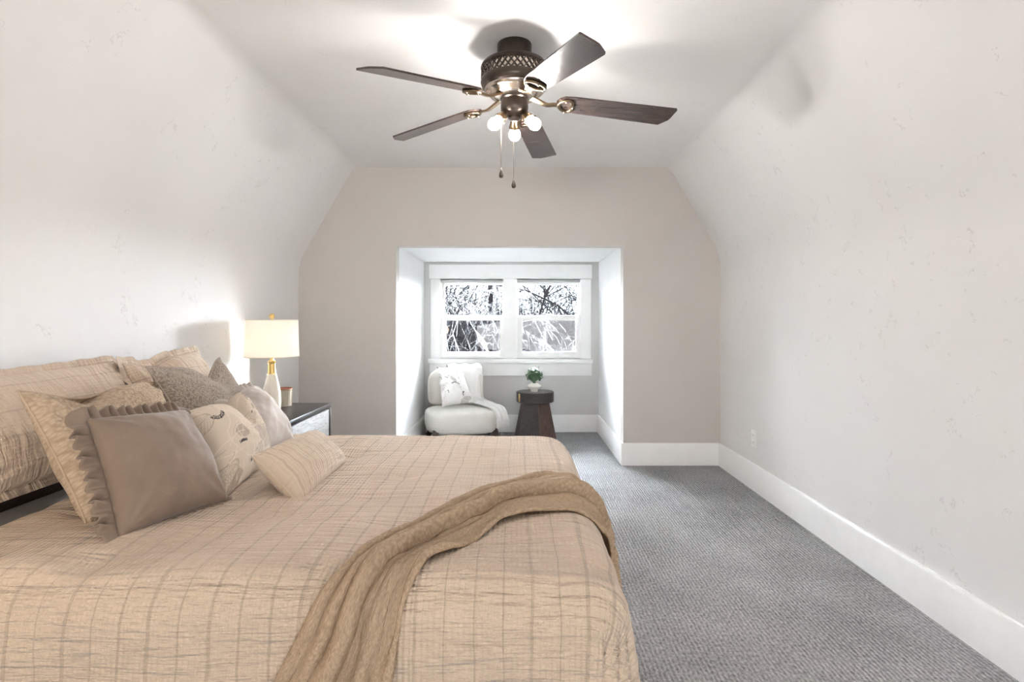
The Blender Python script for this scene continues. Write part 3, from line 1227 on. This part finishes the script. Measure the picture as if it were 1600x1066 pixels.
LX, LY = -1.575, 3.72
lamp = thing('table_lamp', 'cream table lamp with white drum shade on the nightstand', 'lamp', (LX, LY, NZ))
c = (LX, LY, 0)
bm = B()
lathe(bm, [(0.048, .601), (0.050, .608), (0.054, .640), (0.057, .690), (0.055, .740), (0.047, .790), (0.036, .830), (0.028, .862)], c)
obj('body', bm, M['ceramic'], lamp, 60)
bm = B()
prof = [(0.028, .862)]
for i in range(7):
    z = .866 + i * .0095
    prof += [(0.0265 - i * 0.0006, z), (0.024 - i * 0.0006, z + .004)]
prof += [(0.025, .935), (0.025, .945), (0.013, .948), (0.010, .975)]
lathe(bm, prof, c)
obj('neck', bm, M['brass'], lamp, 60)
bm = B()
for t in (0, 2 * PI / 3, 4 * PI / 3):
    tube(bm, [(LX, LY, 1.196), (LX + .156 * math.cos(t), LY + .156 * math.sin(t), 1.200)], 0.002, 6)
tube(bm, [(LX, LY, .97), (LX + .028, LY, 1.0), (LX + .035, LY, 1.10), (LX + .02, LY, 1.17), (LX, LY, 1.197), (LX, LY, 1.215)], 0.002, 6)
obj('harp', bm, M['brass'], lamp)
bm = B()
seg = 64
r0, r1, z0, z1 = .166, .157, .974, 1.208
rows = []
for k in range(9):
    t = k / 8
    rows.append([(LX + lerp(r0, r1, t) * math.cos(2 * PI * i / seg), LY + lerp(r0, r1, t) * math.sin(2 * PI * i / seg), lerp(z0, z1, t)) for i in range(seg + 1)])
me = grid_mesh('lamp_shade', np.array(rows))
sh = link_mesh('lamp_shade', me, M['shade'], lamp, 180)
M['shade_trim'] = simple('shade_trim', (0.72, 0.66, 0.56), .8)
for r_, z_ in ((r0, z0), (r1, z1)):
    bm = B()
    tube(bm, [(LX + r_ * math.cos(2 * PI * i / seg), LY + r_ * math.sin(2 * PI * i / seg), z_) for i in range(seg + 1)], 0.0025, 6, False)
    obj('trim_ring', bm, M['shade_trim'], sh)
bm = B()
lathe(bm, [(0, 1.205), (.007, 1.207), (.007, 1.214), (.010, 1.218), (.0165, 1.226), (.018, 1.233), (.0165, 1.241), (.010, 1.247), (0, 1.250)], c, 24)
obj('finial', bm, M['brass'], lamp, 60)
bm = B()
bmesh.ops.create_uvsphere(bm, u_segments=20, v_segments=14, radius=0.03, matrix=Matrix.Translation((LX, LY, 1.06)))
obj('bulb', bm, M['bulb_warm'], lamp, 180)
bm = B()
lathe(bm, [(.012, .97), (.015, .975), (.015, 1.02), (.013, 1.035)], c, 20)
obj('socket', bm, M['brass'], lamp, 60)

KX, KY, KR = -1.655, 4.10, 0.060
bk = thing('wire_basket', 'small wire basket with rust coloured rim beside the lamp', 'basket', (KX, KY, NZ))
bm = B()
for i in range(28):
    t = 2 * PI * i / 28
    tube(bm, [(KX + KR * .93 * math.cos(t), KY + KR * .93 * math.sin(t), NZ + .004), (KX + KR * math.cos(t), KY + KR * math.sin(t), NZ + .118)], 0.0013, 5)
for k in range(9):
    z = NZ + .004 + k * .0142
    rr = KR * lerp(.93, 1.0, k / 8)
    tube(bm, [(KX + rr * math.cos(2 * PI * i / 32), KY + rr * math.sin(2 * PI * i / 32), z) for i in range(33)], 0.0013, 5, False)
obj('wire_mesh', bm, M['wire'], bk)
bm = B()
lathe(bm, [(KR * .90, NZ + .112), (KR * .92, NZ + .122), (KR * 1.02, NZ + .128), (KR * 1.02, NZ + .120), (KR * .95, NZ + .112)], (KX, KY, 0), 40, False)
lathe(bm, [(0, NZ + .118), (KR * .92, NZ + .118)], (KX, KY, 0), 40, False)
obj('lid', bm, M['copper'], bk, 60)
bm = B()
lathe(bm, [(0, NZ + .003), (KR * .88, NZ + .003), (KR * .93, NZ + .110), (0, NZ + .110)], (KX, KY, 0), 40, False)
obj('liner', bm, M['linen_liner'], bk, 60)
bm = B()
tube(bm, [(KX - KR, KY, NZ + .125), (KX - KR - .004, KY, NZ + .145), (KX - KR + .012, KY, NZ + .150), (KX - KR + .02, KY, NZ + .135)], .0025, 6)
obj('handle', bm, M['wire'], bk)

# ------------------------------------------------------------------ chair in the dormer
CHX, CHY = -0.56, 5.90
ch = thing('accent_chair', 'low ivory upholstered slipper chair in the dormer', 'chair', (CHX, CHY, 0))
yaw = math.radians(14)


def chp(x, y, z):
    return V((CHX + x * math.cos(yaw) - y * math.sin(yaw), CHY + x * math.sin(yaw) + y * math.cos(yaw), z))


def squircle_drum(bm, a, b, n, prof, cx=0, cy=0, seg=72):
    """prof: list of (scale, z)"""
    rings = []
    for sc, z in prof:
        if sc < 1e-4:
            rings.append([bm.verts.new(chp(cx, cy, z))])
            continue
        rg = []
        for i in range(seg):
            t = 2 * PI * i / seg
            x = a * sc * math.copysign(abs(math.cos(t)) ** (2 / n), math.cos(t))
            y = b * sc * math.copysign(abs(math.sin(t)) ** (2 / n), math.sin(t))
            rg.append(bm.verts.new(chp(cx + x, cy + y, z)))
        rings.append(rg)
    for p, q in zip(rings, rings[1:]):
        for i in range(seg):
            j = (i + 1) % seg
            if len(q) == 1:
                bm.faces.new((p[i], p[j], q[0]))
            elif len(p) == 1:
                bm.faces.new((p[0], q[i], q[j]))
            else:
                bm.faces.new((p[i], p[j], q[j], q[i]))


bm = B()
squircle_drum(bm, .375, .31, 2.9, [(0, .085), (.6, .085), (.84, .090), (.92, .104), (.965, .125), (.99, .155), (1, .185), (1, .25), (.992, .275), (.97, .295), (.93, .308), (.85, .318), (.6, .328), (.3, .332), (0, .333)])
obj('seat', bm, M['chair_fabric'], ch, 180)
# curved backrest pad
rows = []
nu, nv = 60, 28
for j in range(nv):
    t = j / nv * 2 * PI
    # cross-section (thickness, height) rounded
    cy_ = math.copysign(abs(math.cos(t)) ** 0.55, math.cos(t)) * 0.072
    cz_ = math.copysign(abs(math.sin(t)) ** 0.55, math.sin(t))
    row = []
    for i in range(nu + 1):
        u = -1 + 2 * i / nu
        e = max(0.0, 1 - abs(u) ** 4) ** 0.5
        x = 0.285 * u - 0.055
        y = 0.255 - 0.13 * u * u * u * u - 0.05 * u * u
        zc = 0.51
        hz = 0.195 * (0.45 + 0.55 * e) * (1 if cz_ < 0 else (1.04 - 0.14 * u * u))
        row.append(tuple(chp(x * (1 if e > .2 else 1), y + cy_ * (0.15 + 0.85 * e), zc + hz * cz_)))
    rows.append(row)
rows.append(rows[0])
me = grid_mesh('backrest', np.array(rows))
bmx = B()
bmx.from_mesh(me)
bmesh.ops.remove_doubles(bmx, verts=bmx.verts[:], dist=1e-5)
bmesh.ops.holes_fill(bmx, edges=[e for e in bmx.edges if e.is_boundary], sides=0)
bmesh.ops.recalc_face_normals(bmx, faces=bmx.faces[:])
bmx.to_mesh(me)
bmx.free()
link_mesh('backrest', me, M['chair_fabric'], ch, 180)
for (x, y, dx, dy) in ((-.28, -.20, -.035, -.04), (.29, -.19, .045, -.035), (.28, .20, .04, .03), (-.28, .20, -.04, .03)):
    bm = B()
    p, q = chp(x, y, .14), chp(x + dx, y + dy, 0)
    ring1 = [bm.verts.new(p + V((sx * .032, sy * .032, 0))) for sx, sy in ((-1, -1), (1, -1), (1, 1), (-1, 1))]
    ring2 = [bm.verts.new(q + V((sx * .02, sy * .02, 0))) for sx, sy in ((-1, -1), (1, -1), (1, 1), (-1, 1))]
    bm.faces.new(ring1)
    bm.faces.new(ring2[::-1])
    for k in range(4):
        bm.faces.new((ring1[k], ring1[(k + 1) % 4], ring2[(k + 1) % 4], ring2[k]))
    obj('leg', bm, M['dark_wood'], ch)

cc, pts, N, wh = cushion('leaf_print_pillow', [at(682, 572, 5.93), at(725, 588, 6.0), at(741, 629, 5.76), at(691, 637, 5.70)], 0.15, M['print'], seed=61, wr=.004, bow=.06, n=120,
                         pcol=make_print(12, .40, .40, ((.0, -.03, .05, .5, 2.0, .014), (-.13, .02, .05, 2.2, .8, .011), (.10, .10, .04, 2.4, 1.2, .011), (.12, -.12, .06, 2.6, .9, .011)), (0.70, 0.68, 0.655), (0.50, 0.47, 0.44)), pw=.5)
tag(cc, 'cream leaf print pillow sitting on the ivory chair', 'pillow')

# white throw over the chair's back and seat
path = [chp(.06, .36, .36), chp(.06, .355, .55), chp(.06, .345, .68), chp(.06, .30, .730), chp(.06, .235, .727), chp(.06, .165, .68), chp(.07, .135, .55),
        chp(.10, .115, .42), chp(.19, .07, .362), chp(.24, -.02, .348), chp(.285, -.11, .340), chp(.325, -.185, .320), chp(.352, -.225, .27), chp(.362, -.235, .21)]
wid = [V((.18, 0, 0))] * 4 + [V((.18, 0, 0))] * 2 + [V((.17, .0, 0)), V((.13, 0, 0)), V((.115, 0.03, 0)), V((.10, .04, 0)), V((.085, .05, 0)), V((.07, .055, 0)), V((.06, .055, 0)), V((.06, .055, 0))]
n1, n2 = 90, 26
rows, uvr = [], []
for i in range(n1 + 1):
    t = i / n1
    p = V(spline([tuple(q) for q in path], t))
    w = V(spline([tuple(q) for q in wid], t))
    p2 = V(spline([tuple(q) for q in path], min(1, t + .01))) - V(spline([tuple(q) for q in path], max(0, t - .01)))
    nn = w.cross(p2).normalized()
    if nn.z < -0.2 or (abs(nn.z) <= 0.2 and t > .3 and nn.y > 0):
        nn = -nn
    row = []
    for j in range(n2 + 1):
        u = -1 + 2 * j / n2
        row.append(tuple(p + w * u + nn * (0.010 + 0.008 * math.sin(u * 9 + t * 4) + 0.006 * noise.noise(V((u * 3, t * 12, 1))))))
    rows.append(row)
    uvr.append([(t, u_) for u_ in np.linspace(0, .3, n2 + 1)])
me = grid_mesh('white_throw', np.array(rows), np.array(uvr))
wt = link_mesh('white_throw', me, M['white_throw'], None, 180)
so = wt.modifiers.new('thickness', 'SOLIDIFY')
so.thickness = 0.006
so.offset = 0
tag(wt, 'white fringed throw hanging over the back and seat of the ivory chair', 'throw blanket')
bm = B()
for j in range(0, n2 + 1):
    p = V(rows[-1][j])
    for q in range(2):
        w = V((rng.uniform(-.012, .012), rng.uniform(-.012, .004), 0))
        tube(bm, [p + V((0, 0, .004)), p + w * .5 + V((0, 0, -.025)), p + w + V((0, 0, -.055 - rng.uniform(0, .02)))], [.003, .0028, .0018], 5)
obj('fringe', bm, M['white_throw'], wt)

# ------------------------------------------------------------------ side table and plant
TX, TY = 0.185, 5.965
st_ = thing('side_table', 'dark round side table with tapered plank base in the dormer', 'side table', (TX, TY, 0))
bm = B()
lathe(bm, [(0, .372), (.188, .372), (.194, .378), (.194, .470), (.188, .477), (0, .478)], (TX, TY, 0), 64)
obj('tabletop', bm, M['table_dark'], st_, 40)
bm = B()
for z in (.376, .474):
    pass
a0 = math.radians(214)
rows = []
for k in range(7):
    t = a0 + (k - 3) * 0.022
    rows.append([(TX + .1955 * math.cos(t), TY + .1955 * math.sin(t), z) for z in (.384, .466)])
me = grid_mesh('brass_inlay', np.array(rows))
o_ = link_mesh('brass_inlay', me, M['brass'], st_, 180)
o_.modifiers.new('thickness', 'SOLIDIFY').thickness = 0.002
for k in range(6):
    t0, t1 = math.radians(-80 + k * 60), math.radians(-80 + (k + 1) * 60)
    bm = B()
    vs = []
    for rt, rb in ((.152, .228), (.128, .204)):
        vs.append([bm.verts.new((TX + r_ * math.cos(t), TY + r_ * math.sin(t), z)) for t, r_, z in ((t0 + .004, rb, 0), (t1 - .004, rb, 0), (t1 - .004, rt, .372), (t0 + .004, rt, .372))])
    o4, i4 = vs
    bm.faces.new(o4)
    bm.faces.new(i4[::-1])
    for q in range(4):
        bm.faces.new((o4[q], i4[q], i4[(q + 1) % 4], o4[(q + 1) % 4]))
    obj('plank', bm, M['table_dark'] if k % 2 else M['table_brown'], st_)

PX, PY, PZ = 0.175, 5.93, 0.478
pl = thing('potted_plant', 'small green plant in a white footed pot on the round side table', 'plant', (PX, PY, PZ))
bm = B()
lathe(bm, [(0, PZ), (.036, PZ), (.038, PZ + .006), (.040, PZ + .022), (.070, PZ + .045), (.076, PZ + .058), (.070, PZ + .070), (.046, PZ + .082), (.042, PZ + .090), (.038, PZ + .090), (.036, PZ + .075), (0, PZ + .07)], (PX, PY, 0), 40, False)
obj('pot', bm, M['pot'], pl, 60)
bm = B()
for k in range(9):
    t = k * 2.4
    tube(bm, [(PX, PY, PZ + .06), (PX + .02 * math.cos(t), PY + .02 * math.sin(t), PZ + .12), (PX + .05 * math.cos(t), PY + .05 * math.sin(t), PZ + .16 + .05 * (k % 3))], .0025, 5)
obj('stem', bm, M['leaf'], pl)
bm = B()
for k in range(150):
    z = 1 - 2 * (k + .5) / 150
    t = k * 2.39996
    rr = math.sqrt(max(0, 1 - z * z))
    d = V((rr * math.cos(t), rr * math.sin(t), z))
    if d.z < -0.75:
        continue
    R = rng.uniform(.045, .078)
    p = V((PX, PY, PZ + .168)) + V((d.x * R * 1.08, d.y * R * 1.08, d.z * R * .95))
    nrm = (d + V((rng.uniform(-.6, .6), rng.uniform(-.6, .6), rng.uniform(-.1, .9)))).normalized()
    e1 = nrm.orthogonal().normalized()
    e1.rotate(Matrix.Rotation(rng.uniform(0, 6.28), 3, nrm))
    e2 = nrm.cross(e1)
    a, b = rng.uniform(.018, .028), rng.uniform(.012, .018)
    ring = [bm.verts.new(p + e1 * a * math.cos(2 * PI * i / 8) + e2 * b * math.sin(2 * PI * i / 8) + nrm * (.004 * math.cos(4 * PI * i / 8))) for i in range(8)]
    top = bm.verts.new(p + nrm * .0035)
    for i in range(8):
        bm.faces.new((ring[i], ring[(i + 1) % 8], top))
obj('foliage', bm, M['leaf'], pl, 180)

# ------------------------------------------------------------------ outlet on the right wall
OY, OZ = 4.13, 0.362
ou = thing('power_outlet', 'white wall outlet low on the right wall', 'outlet', (XR, OY, OZ))
bm = B()
box(bm, (XR - .006, OY - .036, OZ - .059), (XR + .002, OY + .036, OZ + .059), .003)
obj('cover_plate', bm, M['plate'], ou)
for dz in (-.027, .027):
    bm = B()
    box(bm, (XR - .009, OY - .017, OZ + dz - .017), (XR - .004, OY + .017, OZ + dz + .017), .003)
    so_ = obj('socket', bm, M['plate'], ou)
    bm = B()
    for dy in (-.007, .007):
        box(bm, (XR - .0095, OY + dy - .0012, OZ + dz - .005), (XR - .0085, OY + dy + .0012, OZ + dz + .006))
    obj('slot', bm, M['slot'], so_)

# ------------------------------------------------------------------ ceiling fan
FX, FY = -0.012, 2.68
fan = thing('ceiling_fan', 'dark bronze five blade ceiling fan with three bare bulbs', 'ceiling fan', (FX, FY, ZC))
c = (FX, FY, 0)
bm = B()
lathe(bm, [(0, 2.48), (.078, 2.48), (.080, 2.475), (.078, 2.405), (.070, 2.40), (.055, 2.385), (0, 2.385)], c, 48)
obj('canopy', bm, M['bronze'], fan, 40)
bm = B()
lathe(bm, [(.06, 2.398), (.11, 2.396), (.143, 2.388), (.154, 2.376), (.157, 2.368), (.153, 2.362), (.147, 2.360), (.147, 2.318), (.154, 2.315), (.157, 2.300), (.150, 2.280), (.138, 2.272)], c, 64, False)
mh = obj('motor_housing', bm, M['bronze'], fan, 40)
bm = B()
lathe(bm, [(.1485, 2.318), (.1485, 2.361)], c, 64, False)
obj('vent_liner', bm, M['steel'], mh, 180)
bm = B()
nb_ = 34
for k in range(nb_):
    for sgn in (1, -1):
        pts = []
        for q in range(5):
            t = 2 * PI * (k + sgn * q / 4 * 1.4) / nb_
            pts.append((FX + .1525 * math.cos(t), FY + .1525 * math.sin(t), 2.316 + .047 * q / 4))
        tube(bm, pts, .0028, 5)
obj('vent_lattice', bm, M['bronze'], mh)
bm = B()
lathe(bm, [(.138, 2.276), (.136, 2.262), (.128, 2.256), (.120, 2.254), (.112, 2.240), (.085, 2.232), (.062, 2.230)], c, 64, False)
obj('motor_band', bm, M['steel'], fan, 50)
bm = B()
lathe(bm, [(.064, 2.25), (.066, 2.235), (.066, 2.226), (.060, 2.220), (.063, 2.214), (.064, 2.185), (.058, 2.165), (.044, 2.152), (.030, 2.146), (.030, 2.136), (.016, 2.126), (0, 2.122)], c, 48, False)
obj('light_hub', bm, M['bronze'], fan, 40)

BZ_IN, BZ_OUT = 2.215, 2.163
PITCH = math.radians(12.5)


def blade_outline():
    pts = []
    # local: x along radius from 0 (root) to 1 (tip), y half width
    x0, x1 = 0.195, 0.748
    top = [(x0, .012), (x0 + .012, .036), (x0 + .035, .054), (x0 + .09, .060), (x1 - .052, .069), (x1 - .046, .067), (x1 - .012, .022), (x1 - .006, 0.0)]
    low = [(x1 - .002, -.030), (x1 + .004, -.062), (x1, -.068), (x0 + .09, -.060), (x0 + .035, -.054), (x0 + .012, -.036), (x0, -.012)]
    pts = top + low
    return pts


bl_out = blade_outline()


def build_blade(ang):
    ca, sa = math.cos(ang), math.sin(ang)
    rad, tan = V((ca, sa, 0)), V((-sa, ca, 0))
    slope = (BZ_OUT - BZ_IN) / (0.748 - 0.195)
    ydir = tan * math.cos(PITCH) + V((0, 0, -math.sin(PITCH)))      # CCW edge lower
    xdir = (rad + V((0, 0, slope))).normalized()
    ndir = xdir.cross(ydir).normalized()
    org = V((FX, FY, BZ_IN))

    def L(x, y, z):
        return org + rad * 0.195 + xdir * (x - 0.195) + ydir * y + ndir * z
    bm = B()
    a = [bm.verts.new(L(x, y, 0.004)) for x, y in bl_out]
    b = [bm.verts.new(L(x, y, -0.004)) for x, y in bl_out]
    bm.faces.new(a)
    bm.faces.new(b[::-1])
    m_ = len(bl_out)
    for i in range(m_):
        j = (i + 1) % m_
        bm.faces.new((a[i], b[i], b[j], a[j]))
    # the walnut grain should run along the blade: keep mesh in local axes
    o = obj('blade', bm, M['blade'], fan, 30)
    # blade iron: curved arm and an open ring bracket under the blade
    bm = B()
    arm = [V((FX, FY, 2.238)) + rad * .075, V((FX, FY, 2.222)) + rad * .11, V((FX, FY, 2.205)) + rad * .15, L(.185, 0, -.010), L(.215, 0, -.010)]
    arm = [V(spline([tuple(q) for q in arm], t / 14)) for t in range(15)]
    rings = []
    for i, p in enumerate(arm):
        t = (arm[min(i + 1, 14)] - arm[max(i - 1, 0)]).normalized()
        sdir = ydir
        up = t.cross(sdir).normalized()
        hw = lerp(.016, .010, min(1, i / 8))
        rings.append([bm.verts.new(p + sdir * sx * hw + up * sz * .005) for sx, sz in ((-1, -1), (1, -1), (1, 1), (-1, 1))])
    for r1_, r2_ in zip(rings, rings[1:]):
        for k in range(4):
            bm.faces.new((r1_[k], r1_[(k + 1) % 4], r2_[(k + 1) % 4], r2_[k]))
    bm.faces.new(rings[0])
    bm.faces.new(rings[-1])
    iron = obj('blade_iron', bm, M['antique'], fan, 40)
    bm = B()
    loop = [L(.238 + .034 * math.cos(2 * PI * i / 28), .042 * math.sin(2 * PI * i / 28) * (1 + .25 * math.cos(2 * PI * i / 28)), -.010) for i in range(29)]
    tube(bm, loop, .0075, 8, False)
    obj('bracket_ring', bm, M['antique'], iron, 60)
    for sx, sy in ((.238, .040), (.238, -.040), (.272, 0)):
        bm = B()
        bmesh.ops.create_uvsphere(bm, u_segments=10, v_segments=6, radius=.006, matrix=Matrix.Translation(L(sx, sy, -.017)))
        obj('screw', bm, M['steel'], iron, 180)


for k in range(5):
    build_blade(math.radians(220.3 - 72 * k))


def oriented_lathe(bm, prof, origin, axis, n=28):
    """prof (r, distance along the axis)"""
    rot = V((0, 0, 1)).rotation_difference(V(axis).normalized()).to_matrix().to_4x4()
    tmp = B()
    lathe(tmp, prof, (0, 0, 0), n, False)
    me_ = bpy.data.meshes.new('tmp')
    tmp.to_mesh(me_)
    tmp.free()
    me_.transform(Matrix.Translation(V(origin)) @ rot)
    bm.from_mesh(me_)
    bpy.data.meshes.remove(me_)


for a_ in (90, -28, 208):
    t = math.radians(a_)
    d = V((math.cos(t) * .72, math.sin(t) * .72, -.70)).normalized()
    org = V((FX + .030 * math.cos(t), FY + .030 * math.sin(t), 2.168))
    bm = B()
    oriented_lathe(bm, [(.009, 0), (.009, .022), (.016, .026), (.020, .034), (.023, .050), (.027, .060), (.027, .066), (.024, .068), (.018, .060), (0, .060)], org, d)
    lk = obj('lamp_socket', bm, M['antique'], fan, 50)
    bm = B()
    oriented_lathe(bm, [(.012, .058), (.014, .068), (.021, .080), (.0265, .094), (.0275, .104), (.025, .116), (.017, .127), (0, .132)], org, d)
    obj('bulb', bm, M['bulb'], lk, 180)

for x, y, z0, z1 in ((-.074, 0.0, 2.20, 1.905), (-.016, .02, 2.13, 1.862)):
    bm = B()
    q = V((FX + x + .012, FY + y, 0))
    tube(bm, [q + V((0, 0, z0)), q + V((0, 0, z1))], .0013, 6)
    pc = obj('pull_chain', bm, M['antique'], fan)
    bm = B()
    lathe(bm, [(0, z1 + .004), (.003, z1 + .002), (.004, z1 - .008), (.009, z1 - .022), (.0105, z1 - .032), (.008, z1 - .040), (0, z1 - .043)], tuple(q), 20, False)
    obj('chain_weight', bm, M['bronze'], pc, 60)
